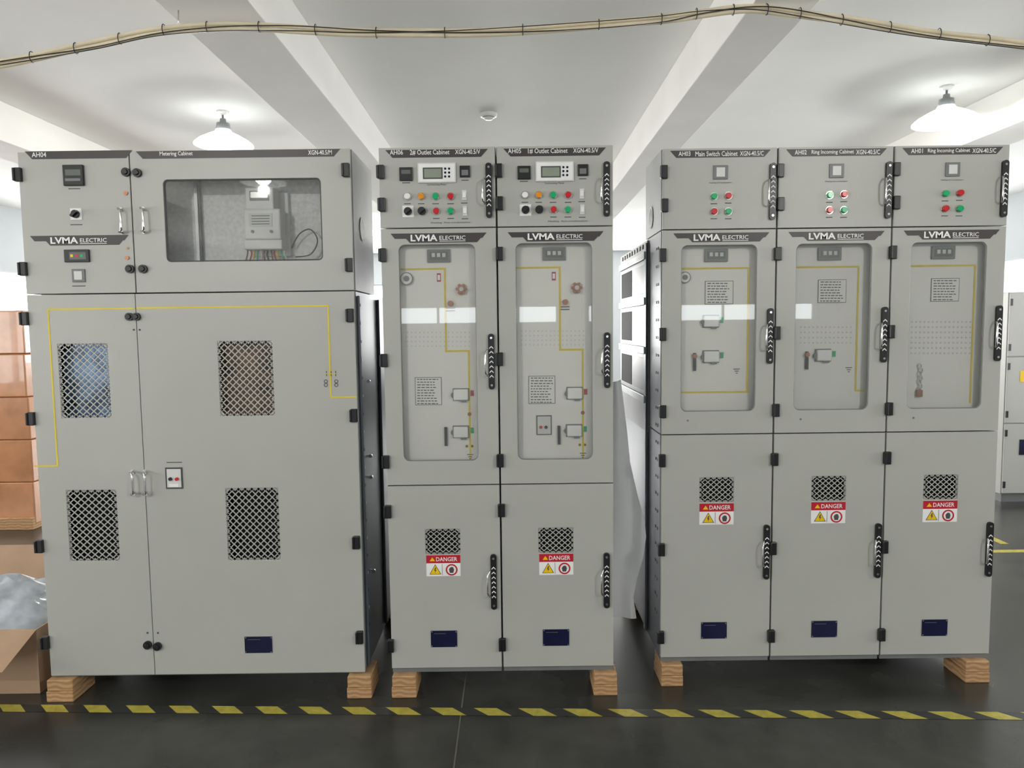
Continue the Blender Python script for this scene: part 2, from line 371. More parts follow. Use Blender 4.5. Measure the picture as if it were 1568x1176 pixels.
# =============================================================== gas-insulated cubicles
def cubicle(i, W, x0, D, zs1, zs2, kind, first, last, tag, title, code, win, vent):
    x1 = x0+i*W; x2 = x1+W; dx = i*W
    R = root('switchgear_cabinet', ((x1+x2)/2, D+0.3, Z0-0.02))
    a, b = x1+0.0015, x2-0.0015
    up = 0.38; lo = 1.15; REC = 0.044
    # body
    mb = MB('body', R)
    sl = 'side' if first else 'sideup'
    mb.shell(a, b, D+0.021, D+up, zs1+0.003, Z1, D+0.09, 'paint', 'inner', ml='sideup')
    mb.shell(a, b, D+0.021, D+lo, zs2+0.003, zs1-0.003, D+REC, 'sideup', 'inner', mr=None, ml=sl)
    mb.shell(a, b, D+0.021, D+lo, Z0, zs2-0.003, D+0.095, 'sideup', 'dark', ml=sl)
    mb.box(a+0.004, b-0.004, D+0.012, D+lo, Z0-0.02, Z0+0.001, 'mgrey')
    if first and kind == 'sw':
        # exposed flank: cable hole, post, cross rails and openings
        X = a
        def yz_ring(y, z, r):
            vs = []
            for t in range(24):
                A = 2*pi*t/24; vs.append([mb.bm.verts.new((X-0.004, y+q*cos(A), z+q*sin(A))) for q in (r, r*1.2)])
            fs = [mb.bm.faces.new((vs[t][0], vs[t][1], vs[(t+1) % 24][1], vs[(t+1) % 24][0])) for t in range(24)]
            mb._set(fs, 'lgrey'); mb._set([mb.bm.faces.new([v[0] for v in vs])], 'black')
        yz_ring(D+0.24, 2.145, 0.042)
        mb.box(X-0.008, X-0.001, D+0.30, D+lo-0.01, 1.12, zs1-0.01, 'sideup')
        for z in (1.98, 1.76, 1.52, 1.28):
            mb.box(X-0.020, X-0.008, D+0.32, D+lo-0.02, z-0.018, z+0.018, 'rail', 0.002)
        for za, zb_ in ((1.78, 1.96), (1.54, 1.74), (1.30, 1.50)):
            mb.box(X-0.010, X-0.008, D+0.36, D+0.70, za+0.02, zb_-0.02, 'mgrey'); mb.box(X-0.010, X-0.008, D+0.74, D+lo-0.06, za+0.02, zb_-0.02, 'dark')
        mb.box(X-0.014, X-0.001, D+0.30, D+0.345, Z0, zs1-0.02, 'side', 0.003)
        for j in range(22):
            z = 0.3+j*0.08
            for yy in (0.07, 0.11): mb.box(X-0.002, X-0.001, D+yy, D+yy+0.012, z, z+0.012, 'black')
        for j in range(9): mb.box(X-0.012, X+0.004, D+0.4+j*0.08, D+0.43+j*0.08, zs1-0.04, zs1-0.018, 'black')
    mb.done()
    # doors
    g = 0.0025; T0, T1 = D, D+0.020
    ud = MB('instrument_door', R); ud.plate(rr(a+g, b-g, zs1+g, Z1-0.001), [], T0, T1, 'paint')
    k = Kit(ud, D, dx)
    if kind == 'out':
        k.header(590, 747, 229, 241)
        k.text(tag, 607, 233.5, 20, 7, 'white', bold=.01); k.text(title, 658, 233.5, 60, 8, 'white', bold=.01); k.text(code, 716, 232.5, 38, 7, 'white', bold=.01)
        k.rect(622, 267, 20, 20, 0.010, 0, 'black', bev=0.002); k.rect(622, 264, 14, 6, 0.0106, 0.010, 'lcd'); k.rect(622, 280, 12, 1.2, 0.001, 0, 'ink')
        k.rect(669, 265, 58, 30, 0.008, 0, 'lgrey', bev=0.003); k.rect(669, 265, 54, 26, 0.0088, 0.008, 'white')
        k.rect(663, 266, 30, 17, 0.0096, 0.008, 'ink'); k.rect(663, 266, 26, 13, 0.0100, 0.0096, 'lcdbright')
        for p in range(3):
            for q in range(2): k.disc(682+q*6, 259+p*6, 1.7, 0.0105, 0.008, 'navy')
        k.text('Synthesizing Meter', 669, 283, 30, 3.5, 'ink')
        k.rect(712, 263, 16, 17, 0.010, 0, 'black', bev=0.002); k.rect(712, 265, 10, 8, 0.0106, 0.010, 'mgrey'); k.rect(712, 276, 11, 1.2, 0.001, 0, 'ink')
        for x, m in ((624, 'white'), (645, 'orange'), (667, 'green'), (690, 'red')): k.button(x, 301, m)
        k.rocker(711, 299); k.rotary(625, 324); k.rotary(646, 323.5, False); k.button(668, 323.5, 'red'); k.button(690, 323.5, 'green'); k.rocker(712, 323)
        k.text('Heating  Anti-condensation', 690, 341, 60, 3.2, 'ink')
        k.strap(748, 250, 334); k.hinge(584, 264); k.hinge(586, 314)
    else:
        k.header(1026, 1180, 230, 241)
        k.text(tag, 1048, 235.5, 18, 7, 'white', bold=.01); k.text(title, 1097, 235.5, 64, 7.5, 'white', bold=.01); k.text(code, 1151, 235, 36, 7, 'white', bold=.01)
        k.rect(1103, 264, 22, 21, 0.006, 0, 'mgrey', bev=0.002); k.rect(1103, 264, 13, 14, 0.008, 0.006, 'lgrey', bev=0.001)
        for x, y, m in ((1093, 301, 'green'), (1115, 300, 'red'), (1093, 324, 'red'), (1115, 324, 'green')): k.button(x, y, m)
        k.text('Heating anti-condensation', 1103, 280, 34, 2.6, 'ink')
        k.strap(1183, 250, 337); k.hinge(1017, 264); k.hinge(1018, 315)
        ud.box(a+0.004, a+0.010, D-0.0012, D, zs1+0.01, Z1-0.01, 'sideup')
    ud.done()
    # glazed door
    wx1 = S(win[0], (win[1]+win[3])/2, D)[0]+dx; wx2 = S(win[2], (win[1]+win[3])/2, D)[0]+dx
    wz1 = fz((win[0]+win[2])/2, win[3], D); wz2 = fz((win[0]+win[2])/2, win[1], D)
    gd = MB('glazed_door', R); gd.plate(rr(a+g, b-g, zs2+g, zs1-g), [rr(wx1, wx2, wz1, wz2, 0.028)], T0, T1, 'paint')
    O = rr(wx1+0.001, wx2-0.001, wz1+0.001, wz2-0.001, 0.027); I = rr(wx1+0.004, wx2-0.004, wz1+0.004, wz2-0.004, 0.024)
    for e in range(len(O)):
        f = (e+1) % len(O); gd.quad([(O[e][0], D+0.004, O[e][1]), (O[f][0], D+0.004, O[f][1]), (I[f][0], D+0.006, I[f][1]), (I[e][0], D+0.006, I[e][1])], 'mgrey')
    k = Kit(gd, D, dx)
    if kind == 'out':
        k.logo(598, 745, 357, 370); k.strap(752, 511, 596)
        for x, y in ((587, 391), (589, 552), (592, 707)): k.hinge(x, y)
    else:
        k.logo(1031, 1178, 356.5, 369); k.strap(1179, 472, 557)
        for x, y in ((1015, 391), (1015, 512), (1015, 630)): k.hinge(x, y)
        k.disc(1053, 644, 1.6, 0.002, 0, 'mgrey')
    gd.done()
    gl = MB('glass_pane', R); gl.quad([(wx1-0.005, D+0.009, wz1-0.005), (wx2+0.005, D+0.009, wz1-0.005), (wx2+0.005, D+0.009, wz2+0.005), (wx1-0.005, D+0.009, wz2+0.005)], 'glass'); gl.done(False)
    # mechanism panel behind the glass
    dd = REC-0.001
    mp = MB('mechanism_panel', R); k = Kit(mp, D, dx)
    def disp(x, y):
        k.rect(x, y, 36, 20, 0.010, 0, 'mgrey', dd, 0.002); k.rect(x, y, 28, 12, 0.012, 0.010, 'lcd', dd)
        for q in (-8, 0, 8): k.rect(x+q, y-1, 5, 6, 0.0126, 0.012, 'lgrey', dd)
    def gauge(x, y, r=10):
        k.disc(x, y, r, 0.012, 0, 'mgrey', dd); k.disc(x, y, r*.85, 0.0135, 0.012, 'white', dd); k.disc(x, y, r*.45, 0.016, 0.0135, 'mgrey', dd)
    def opbox(x, y):
        k.rect(x, y, 26, 20, 0.004, 0, 'mgrey', dd, 0.002)
        k.rect(x, y, 23, 17, 0.022, 0.004, 'white', dd, 0.004); k.disc(x-11, y+1, 4.5, 0.014, 0, 'mgrey', dd); k.rect(x+4, y+9, 9, 5, 0.015, 0, 'mgrey', dd, 0.002)
        k.rect(x+17, y-2, 5, 9, 0.002, 0, 'green' if y > 620 or kind == 'sw' else 'signred', dd)
    def earth(x, y):
        for j, w in enumerate((10, 6, 3)): k.rect(x, y+j*3.2, w, 1.1, 0.002, 0, 'ink', dd)
    def label(x, y, w, h, n):
        k.rect(x, y, w, h, 0.0016, 0, 'ink', dd); k.rect(x, y, w-1.6, h-1.6, 0.002, 0.0005, 'inner', dd)
        for j in range(n):
            yy = y-h/2+4+j*(h-7)/(n-1); X0 = x-w/2+4; L = w-8-random.uniform(0, 8)
            while L > 2:
                ww = min(L, random.uniform(2.5, 6)); k.rect(X0+ww/2, yy, ww, 1.4, 0.0026, 0.001, 'ink', dd); X0 += ww+1.3; L -= ww+1.3
    if kind == 'out':
        disp(672, 392 if i == 0 else 391)
        k.line([(606, 412), (681, 412), (683, 537), (718, 538), (720, 702)], 2.8, 'yellow', dd)
        k.disc(707, 443, 6, 0.02, 0, 'brass', dd); k.disc(707, 443, 3.5, 0.028, 0.02, 'lgrey', dd)
        for t in range(6): k.disc(707+6.5*cos(t*1.047), 443+6.5*sin(t*1.047), 2.4, 0.018, 0.004, 'brass', dd)
        k.disc(690, 465, 4.5, 0.016, 0, 'brass', dd)
        k.rect(690, 472, 14, 1.4, 0.002, 0, 'ink', dd); k.rect(690, 476, 14, 1.4, 0.002, 0, 'ink', dd)
        k.rect(672, 425, 6, 13, 0.002, 0, 'signred', dd); k.rect(672, 425, 4, 8, 0.0026, 0.002, 'white', dd)
        label(656, 599, 42, 44, 10)
        if i == 0: gauge(623, 427)
        opbox(706, 604); opbox(706, 661)
        k.rect(683, 668, 4.5, 30, 0.012, 0, 'black', dd, 0.002)
        k.disc(719, 634, 3, 0.004, 0, 'brass', dd)
        for q in (715, 723): 
            k.disc(q, 683, 2.6, 0.003, 0, 'yellow', dd); k.disc(q, 683, 1.6, 0.0036, 0.003, 'ink', dd)
        earth(720, 696)
        if i == 1:
            k.rect(660, 653, 24, 31, 0.003, 0, 'ink', dd); k.rect(660, 653, 21, 28, 0.004, 0.003, 'lgrey', dd)
            for q in (-5, 3): k.disc(660+q, 656, 2.5, 0.008, 0.004, 'red' if q < 0 else 'black', dd)
        for r_ in range(4):
            for c_ in range(16): k.disc(624+c_*6.3, 509+r_*7, 1.2, 0.0015, 0, 'lgrey', dd)
    else:
        disp(1096, 391)
        k.line([(1036, 411), (1145, 411), (1145, 600), (1036, 601)] if i == 0 else ([(1036, 411), (1140, 411), (1140, 600), (1150, 600)] if i == 1 else [(1036, 411), (1145, 411), (1145, 620)]), 2.8, 'yellow', dd)
        if i == 0: gauge(1048, 425, 9)
        label(1101, 448, 44, 36, 8)
        if i < 2:
            opbox(1088, 492) if i == 0 else None
            opbox(1088, 546)
            k.rect(1063, 554, 4.5, 28, 0.012, 0, 'black', dd, 0.002); k.disc(1063, 545, 3.5, 0.018, 0.004, 'brass', dd)
            earth(1128, 565)
        else:
            cx, cz = k.p(1064, 565, dd)
            for j in range(7):
                mp.tube([(cx+0.008*cos(t*pi/4)+0.006*(j % 2), D+dd-0.006, cz+0.012*sin(t*pi/4)-j*0.018) for t in range(9)], 0.002, 'chrome', 5)
            k.rect(1064, 606, 9, 11, 0.016, 0, 'brass', dd, 0.003)
            for r_ in range(7):
                for c_ in range(15): k.disc(1052+c_*6.4, 497+r_*8, 1.4, 0.0015, 0, 'lgrey', dd)
        if i == 1:
            for r_ in range(4):
                for c_ in range(13): k.disc(1054+c_*6.4, 503+r_*8, 1.2, 0.0015, 0, 'lgrey', dd)
    mp.done()
    # lower door
    vx1 = S(vent[0], (vent[1]+vent[3])/2, D)[0]+dx; vx2 = S(vent[2], (vent[1]+vent[3])/2, D)[0]+dx
    vz1 = fz((vent[0]+vent[2])/2, vent[3], D); vz2 = fz((vent[0]+vent[2])/2, vent[1], D)
    ld = MB('lower_door', R); ld.plate(rr(a+g, b-g, Z0+0.004, zs2-g), [rr(vx1, vx2, vz1, vz2)], T0, T1, 'paint')
    ld.lattice(vx1-.001, vx2+.001, vz1-.001, vz2+.001, D+0.002, 6, 5)
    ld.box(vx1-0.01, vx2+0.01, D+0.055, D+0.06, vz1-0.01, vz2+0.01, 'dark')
    k = Kit(ld, D, dx)
    if kind == 'out':
        k.danger(679, 866); k.nameplate(680, 978); k.strap(755.5, 848, 932)
        k.hinge(595, 783); k.hinge(599, 988)
    else:
        k.danger(1097, 787); k.nameplate(1093, 965, 41, 27); k.strap(1173.5, 803, 886)
        for x, y in ((1014, 705), (1013, 841), (1012, 975)): k.hinge(x, y)
    ld.done()

D2 = 3.11
zs1 = fz(670, 349, D2); zs2 = fz(670, 743, D2)
for i in range(2):
    cubicle(i, 0.5, -0.557, D2, zs1, zs2, 'out', i == 0, i == 1, ('AH06', 'AH05')[i], ('2# Outlet Cabinet', '1# Outlet Cabinet')[i], 'XGN-40.5/V',
            (614, 374, 730.5, 706), (651, 810, 705, 849))
D3 = 3.184
zt1 = fz(1103, 351, D3); zt2 = fz(1096, 665, D3)
for i in range(3):
    cubicle(i, 0.504, 0.6625, D3, zt1, zt2, 'sw', i == 0, i == 2, ('AH03', 'AH02', 'AH01')[i], ('Main Switch Cabinet', 'Ring Incoming Cabinet', 'Ring Incoming Cabinet')[i], 'XGN-40.5/C',
            (1042.5, 375, 1158, 630), (1071, 731, 1124, 769))

# =============================================================== metering cabinet
D = D2; X1, X2 = -2.084, -0.672
R = root('metering_cabinet', ((X1+X2)/2, D+0.3, Z0-0.02))
zs = fz(380, 447, D); xs = S(206, 400, D)[0]; xl = S(222, 740, D)[0]
mb = MB('body', R)
mb.shell(X1, xs-0.001, D+0.021, D+0.45, zs+0.003, Z1, D+0.09, 'paint', 'inner')
mb.shell(xs+0.001, X2, D+0.021, D+0.45, zs+0.003, Z1, D+0.17, 'paint', 'innerg', mr='sideup')
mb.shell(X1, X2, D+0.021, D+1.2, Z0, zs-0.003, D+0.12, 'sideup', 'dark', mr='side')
mb.box(X1+0.004, X2-0.004, D+0.012, D+1.2, Z0-0.02, Z0+0.001, 'mgrey')
vs = []
for t in range(24):
    A = 2*pi*t/24; vs.append([mb.bm.verts.new((X2+0.004, D+0.19+q*cos(A), 2.09+q*sin(A))) for q in (0.045, 0.054)])
mb._set([mb.bm.faces.new((vs[t][0], vs[t][1], vs[(t+1) % 24][1], vs[(t+1) % 24][0])) for t in range(24)], 'lgrey')
mb._set([mb.bm.faces.new([v[0] for v in vs])], 'black')
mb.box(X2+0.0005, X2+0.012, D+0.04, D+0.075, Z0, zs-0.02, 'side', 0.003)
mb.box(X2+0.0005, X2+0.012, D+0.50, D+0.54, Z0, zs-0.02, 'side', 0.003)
for j in range(20):
    mb.box(X2+0.012, X2+0.013, D+0.052, D+0.062, 0.3+j*0.08, 0.312+j*0.08, 'lgrey' if j % 2 else 'black')
for z in (0.5, 0.95, 1.05, 1.4): mb.cyl(X2+0.008, z, 0.008, D+0.2, D+0.215, 'chrome')
mb.done()
g = 0.0025; T0, T1 = D, D+0.02
# upper left instrument door
d1 = MB('instrument_door', R); d1.plate(rr(X1+g, xs-g, zs+g, Z1-0.001), [], T0, T1, 'paint')
k = Kit(d1, D)
k.header(38, 203, 231, 243); k.text('AH04', 60, 237, 22, 7.5, 'white', bold=.01)
k.rect(114, 269, 31, 31, 0.012, 0, 'black', bev=0.003); k.rect(114, 265, 23, 9, 0.0126, 0.012, 'lcd'); k.rect(114, 276, 23, 4, 0.0126, 0.012, 'mgrey'); k.rect(114, 289, 18, 1.3, 0.001, 0, 'ink')
k.rotary(117, 328); k.rect(117, 344, 18, 1.3, 0.001, 0, 'ink')
k.logo(46, 197, 360.5, 374)
k.rect(119, 392, 38, 19, 0.010, 0, 'black', bev=0.002); k.rect(121, 392, 25, 11, 0.0106, 0.010, 'lcd')
for q, m_ in ((-7, 'signyel'), (1, 'red'), (8, 'green')): k.rect(119+q, 392, 4, 4, 0.011, 0.0106, m_)
k.rect(121, 422, 20, 20, 0.006, 0, 'mgrey', bev=0.002); k.rect(121, 422, 12, 13, 0.008, 0.006, 'lgrey'); k.rect(121, 438, 20, 1.3, 0.001, 0, 'ink')
for x, y in ((194, 264), (200, 412)): k.lock(x, y)
k.disc(193, 296, 3, 0.004, 0, 'brass'); k.disc(195, 395, 3, 0.004, 0, 'brass'); k.disc(196, 380, 1.6, 0.003, 0, 'brass')
k.pull(191, 321, 356, -1); k.hinge(30, 268); k.hinge(38, 412)
d1.done()
# upper right glazed door
wz2 = S(251, 275, D)[1]; wx2 = S(493, 337, D)[0]; wx1 = S(252, 337, D)[0]; wz1 = fz(370, 400, D)
d2 = MB('glazed_door', R); d2.plate(rr(xs+g, X2-g, zs+g, Z1-0.001), [rr(wx1, wx2, wz1, wz2, 0.02)], T0, T1, 'paint')
O = rr(wx1+0.001, wx2-0.001, wz1+0.001, wz2-0.001, 0.019); I = rr(wx1+0.006, wx2-0.006, wz1+0.006, wz2-0.006, 0.016)
for e in range(len(O)):
    f = (e+1) % len(O); d2.quad([(O[e][0], D+0.004, O[e][1]), (O[f][0], D+0.004, O[f][1]), (I[f][0], D+0.006, I[f][1]), (I[e][0], D+0.006, I[e][1])], 'ink')
k = Kit(d2, D)
k.header(208, 521, 230, 241.5); k.text('Metering Cabinet', 270, 236, 50, 8, 'white', bold=.01); k.text('XGN-40.5/M', 490, 233.5, 36, 7, 'white', bold=.01)
for x, y in ((211, 265), (220, 412)): k.lock(x, y)
k.pull(225, 320, 355, -1); k.hinge(531, 261); k.hinge(536, 406)
d2.done()
gl = MB('glass_pane', R); gl.quad([(wx1-.005, D+.009, wz1-.005), (wx2+.005, D+.009, wz1-.005), (wx2+.005, D+.009, wz2+.005), (wx1-.005, D+.009, wz2+.005)], 'glass'); gl.done(False)
# energy meter inside
em = MB('energy_meter', R); k = Kit(em, D); dd = 0.168
k.rect(414, 345, 64, 100, 0.02, 0, 'white', dd, 0.003)
k.rect(409, 310, 44, 34, 0.10, 0.02, 'white', dd, 0.006); k.rect(409, 306, 30, 15, 0.103, 0.10, 'mgrey', dd); k.rect(409, 305, 26, 9, 0.105, 0.103, 'lcd', dd)
k.rect(413, 348, 58, 48, 0.10, 0.02, 'white', dd, 0.008); k.rect(411, 342, 36, 20, 0.102, 0.10, 'lgrey', dd)
for j in range(4): k.rect(411, 336+j*4, 28, 1, 0.103, 0.102, 'ink', dd)
k.disc(399, 359, 2.4, 0.104, 0.10, 'mgrey', dd); k.disc(427, 359, 2.4, 0.104, 0.10, 'mgrey', dd)
k.rect(413, 377, 60, 17, 0.09, 0.02, 'white', dd, 0.005)
cols = ('brass', 'signred', 'signyel', 'green', 'lgrey', 'brass', 'black')
for j in range(12):
    x0, z0 = k.p(388+j*5, 386, dd); x1, z1 = k.p(384+j*6, 398, dd)
    em.tube([(x0, D+0.10, z0), (x0+0.004*sin(j*2), D+0.095, (z0+z1)/2), (x1, D+0.10, z1-0.02)], 0.0035, cols[j % 7], 6)
k.rect(304, 338, 5, 160, 0.02, 0, 'rail', dd); k.rect(309, 338, 2, 160, 0.021, 0, 'ink', dd)
cx, cz = k.p(455, 350, dd)
ctl = [Vector(v) for v in ((cx-0.02, D+0.14, cz-0.09), (cx+0.02, D+0.13, cz-0.03), (cx+0.07, D+0.13, cz-0.01), (cx+0.10, D+0.13, cz-0.06), (cx+0.07, D+0.12, cz-0.12), (cx, D+0.13, cz-0.13))]
sm = []
for i_ in range(len(ctl)-1):
    p0, p1, p2, p3 = ctl[max(i_-1, 0)], ctl[i_], ctl[i_+1], ctl[min(i_+2, len(ctl)-1)]
    for j_ in range(6):
        t_ = j_/6; sm.append(0.5*((2*p1)+(-p0+p2)*t_+(2*p0-5*p1+4*p2-p3)*t_*t_+(-p0+3*p1-3*p2+p3)*t_**3))
sm.append(ctl[-1]); em.tube(sm, 0.003, 'black', 6)
em.done()
# lower doors
def vr(v):
    return (S(v[0], (v[1]+v[3])/2, D)[0], S(v[2], (v[1]+v[3])/2, D)[0], fz((v[0]+v[2])/2, v[3], D), fz((v[0]+v[2])/2, v[1], D))
V1, V2, V3, V4 = vr((91, 526, 168, 640)), vr((335, 522, 419, 637)), vr((104, 750, 181, 859)), vr((347, 747, 428, 858))
ZB = Z0-0.012
d3 = MB('lower_door_narrow', R); d3.plate(rr(X1+g, xl-g*.6, ZB, zs-g), [rr(*V1), rr(*V3)], T0, T1, 'paint')
d4 = MB('lower_door_wide', R); d4.plate(rr(xl+g*.6, X2-g, ZB, zs-g), [rr(*V2), rr(*V4)], T0, T1, 'paint')
for o, v, n, q, bm_ in ((d3, V1, 7, 11, 'vent_b'), (d3, V3, 7, 11, 'dark'), (d4, V2, 8, 11, 'vent_o'), (d4, V4, 8, 11, 'dark')):
    o.lattice(v[0]-.001, v[1]+.001, v[2]-.001, v[3]+.001, D+0.002, n, q)
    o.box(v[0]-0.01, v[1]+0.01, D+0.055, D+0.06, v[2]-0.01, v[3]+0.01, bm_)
k = Kit(d3, D)
k.line([(204, 472), (75, 474)], 2.2, 'yellow'); k.line([(75, 474), (87, 713)], 2.2, 'yellow'); k.line([(87, 713), (54, 714)], 2.2, 'yellow')
k.lock(199, 485, 6); k.lock(227, 987, 6.5); k.pull(209, 722, 755, -1)
for x, y in ((40, 488), (50, 641), (63, 836), (72, 983)): k.hinge(x, y)
for x, y in ((226, 969), (205, 505)): k.disc(x, y, 1.5, 0.002, 0, 'ink')
d3.done()
k = Kit(d4, D)
k.line([(210, 472), (502, 468)], 2.2, 'yellow'); k.line([(502, 468), (507, 607)], 2.2, 'yellow'); k.line([(507, 608), (545, 608)], 2.2, 'yellow')
for q in (500, 507, 514):
    k.rect(q, 572, 1, 8, 0.0016, 0, 'ink')
k.rect(507, 572, 16, 1.2, 0.0018, 0, 'yellow')
for q in (499, 515):
    for y in (584, 589.5): 
        kx, kz = k.p(q, y); d4.ring(kx, kz, 0.006, 0.0085, D-0.0016, D, 'ink', 14)
k.lock(210, 485, 6); k.lock(242, 989, 6.5); k.pull(228, 722, 755, -1)
k.rect(267, 732, 27, 34, 0.003, 0, 'ink', bev=0.001); k.rect(267, 732, 22, 29, 0.004, 0.003, 'lgrey')
k.disc(262, 733, 2.6, 0.012, 0.004, 'black'); k.disc(272, 733, 2.6, 0.012, 0.004, 'red'); k.rect(267, 743, 14, 5, 0.005, 0.004, 'white'); k.rect(267, 708, 24, 1.3, 0.001, 0, 'ink')
k.nameplate(396, 987, 44, 27)
for x, y in ((537, 483), (543, 636), (547, 830), (552, 975)): k.hinge(x, y)
for x, y in ((242, 969), (214, 505)): k.disc(x, y, 1.5, 0.002, 0, 'ink')
d4.done()

# =============================================================== timber blocks under the cabinets
def blocks(px, w, D_):
    x = S(px, 1048, D_)[0]; h = Z0-0.02
    for y0, L in ((D_-0.03, 0.17), (D_+0.85, 0.2)):
        b = MB('timber_block', None, (x, y0+L/2, 0)); b.box(x-w/2, x+w/2, y0, y0+L, 0.0, h*0.5-0.001, 'wood', 0.004)
        b.box(x-w/2+0.003, x+w/2-0.001, y0+0.003, y0+L, h*0.5, h, 'wood', 0.004)
        b.box(x-w/2+0.02, x-w/2+0.035, y0+0.01, y0+L-0.01, h*0.5-0.002, h*0.5+0.001, 'wood')
        b.done()
for px, w, d_ in ((97, .12, D2), (552, .11, D2), (620, .11, D2), (926, .105, D2), (1027, .10, D3), (1490, .11, D3)): blocks(px, w, d_)

# =============================================================== room
XL, XR, YB, YF, H = -7.0, 7.0, -9.0, 17.0, 3.4
fl = MB('floor'); fl.box(XL-.2, XR+.2, YB-.2, YF+.2, -0.1, 0, 'floor'); fl.done()
ce = MB('ceiling'); ce.box(XL-.2, XR+.2, YB-.2, YF+.2, H, H+0.15, 'ceil'); ce.done()
for n, (xa, xb) in enumerate(((-4.25, -3.85), (-1.56, -1.15), (1.12, 1.42), (3.75, 4.15))):
    bmz = MB('ceiling_beam'); bmz.box(xa, xb, YB, YF, 3.1, H, 'beam', 0.006); bmz.done()
wn = [0]
def wall(name, axis, c, th, t0, t1, wins, z1, z2, pane):
    b = MB(name)
    def bx(a, q, za, zb):
        if axis == 'x': b.box(min(c, c+th), max(c, c+th), a, q, za, zb, 'wall')
        else: b.box(a, q, min(c, c+th), max(c, c+th), za, zb, 'wall')
    bx(t0, t1, 0, z1); bx(t0, t1, z2, H)
    e = t0
    for a, q in wins: bx(e, a, z1, z2); e = q
    bx(e, t1, z1, z2); b.done()
    for a, q in wins:
        wn[0] += 1; w = MB('window_%d' % wn[0])
        pn = 'dayfar' if (axis == 'x' and a >= 3.9) else pane
        def wb(p0, p1, za, zb, o0, o1, m):
            y0, y1 = c+th*o0, c+th*o1
            if axis == 'x': w.box(min(y0, y1), max(y0, y1), p0, p1, za, zb, m)
            else: w.box(p0, p1, min(y0, y1), max(y0, y1), za, zb, m)
        wb(a, q, z1, z2, 0.62, 0.66, pn)
        f = 0.05
        wb(a, q, z1, z1+f, 0.3, 0.6, 'frame'); wb(a, q, z2-f, z2, 0.3, 0.6, 'frame')
        nm = max(2, round((q-a)/0.9))
        for i in range(nm+1):
            t = a+(q-a)*i/nm; t = min(max(t, a+f/2), q-f/2); wb(t-f/2, t+f/2, z1+f, z2-f, 0.3, 0.6, 'frame')
        w.done()
side = [(-8, -4.8), (-4, -0.8), (0, 3.2), (4, 7.2), (8, 11.2), (12, 16)]  # side wall windows, added to light the ceiling and cabinet fronts
wall('wall_left', 'x', XL, -0.2, YB, YF, side, 0.9, 2.5, 'day')
wall('wall_right', 'x', XR, 0.2, YB, YF, side[2:], 0.9, 2.5, 'day')
wall('wall_back', 'y', YF, 0.2, XL, XR, [(-6.4, -2.6), (-1.8, 1.8), (2.6, 6.4)], 0.9, 2.7, 'dayback')
wall('wall_front', 'y', YB, -0.2, XL, XR, [(-6.5, -3.0), (-2.4, 1.0), (1.6, 6.5)], 1.70, 2.12, 'dayrear')

# floor tape and joint
tp = MB('hazard_floor_tape')
def tpt(x, s_): 
    y = 2.952-0.0372*x; return (x, y+s_*0.030, 0.0012)
p = 0.192; x = -4.2
while x < 4.2:
    sl = 0.05
    for m_, a, q in (('tapey', 0, .1), ('tapeb', .1, p)):
        A, B, C, E = tpt(x+a+sl, -1), tpt(x+q+sl, -1), tpt(x+q-sl*.3, 1), tpt(x+a-sl*.3, 1); tp.quad([A, B, C, E], m_)
    x += p
tp.done()
fj = MB('floor_joint_line'); 
for X in (-5.2, -0.235, 4.7): fj.box(X-0.003, X+0.003, YB, YF, 0.0002, 0.0010, 'joint')
fj.box(XL, XR, 8.0, 8.006, 0.0002, 0.001, 'joint')
fj.done()
ft = MB('floor_marking_line'); ft.box(3.2, 6.6, 5.0, 5.06, 0.0003, 0.0014, 'tapey'); ft.box(3.6, 3.66, 5.2, 12, 0.0003, 0.0014, 'tapey'); ft.done()

# cable bundle under the beams
DC = 3.4
pts = [(-400, 150), (-150, 122), (-30, 103), (60, 85), (150, 67), (240, 47), (330, 41), (440, 43), (560, 50), (700, 50), (860, 42), (1000, 31), (1075, 20), (1150, 14), (1215, 19), (1300, 32), (1400, 47), (1500, 60), (1600, 73), (1800, 90), (2050, 110)]
P3 = []
for x, y in pts:
    a, z = S(x, y, DC); P3.append(Vector((a, DC, z)))
def cr(P, n=8):
    o = []
    for i in range(len(P)-1):
        p0, p1, p2, p3 = P[max(i-1, 0)], P[i], P[i+1], P[min(i+2, len(P)-1)]
        for j in range(n):
            t = j/n; o.append(0.5*((2*p1)+(-p0+p2)*t+(2*p0-5*p1+4*p2-p3)*t*t+(-p0+3*p1-3*p2+p3)*t**3))
    o.append(P[-1]); return o
C = cr(P3)
cb = MB('cable_bundle', None, (0, DC, 2.9))
for o in (Vector((0, 0, 0.010)), Vector((0, 0.004, -0.010))): cb.tube([q+o+Vector((0, 0, 0.003*sin(i*.35+o.z*300))) for i, q in enumerate(C)], 0.0105, 'cream')
cb.tube([q+Vector((0, -0.013, 0.014*sin(i*0.13)-0.006)) for i, q in enumerate(C)], 0.0022, 'black', 6)
cb.tube([q+Vector((0, -0.010, 0.020*sin(i*0.07+2)-0.008)) for i, q in enumerate(C)], 0.0020, 'black', 6)
for i in range(5, len(C)-2, 6):
    q = C[i]; cb.tube([q+Vector((0, 0.020*cos(t*pi/5), 0.024*sin(t*pi/5))) for t in range(11)], 0.0022, 'black', 5)
for bx_ in (-1.5, 1.18):
    q = min(C, key=lambda v: abs(v.x-bx_)); cb.tube([q, Vector((bx_, DC, 3.10))], 0.003, 'chrome', 5)
cb.done()

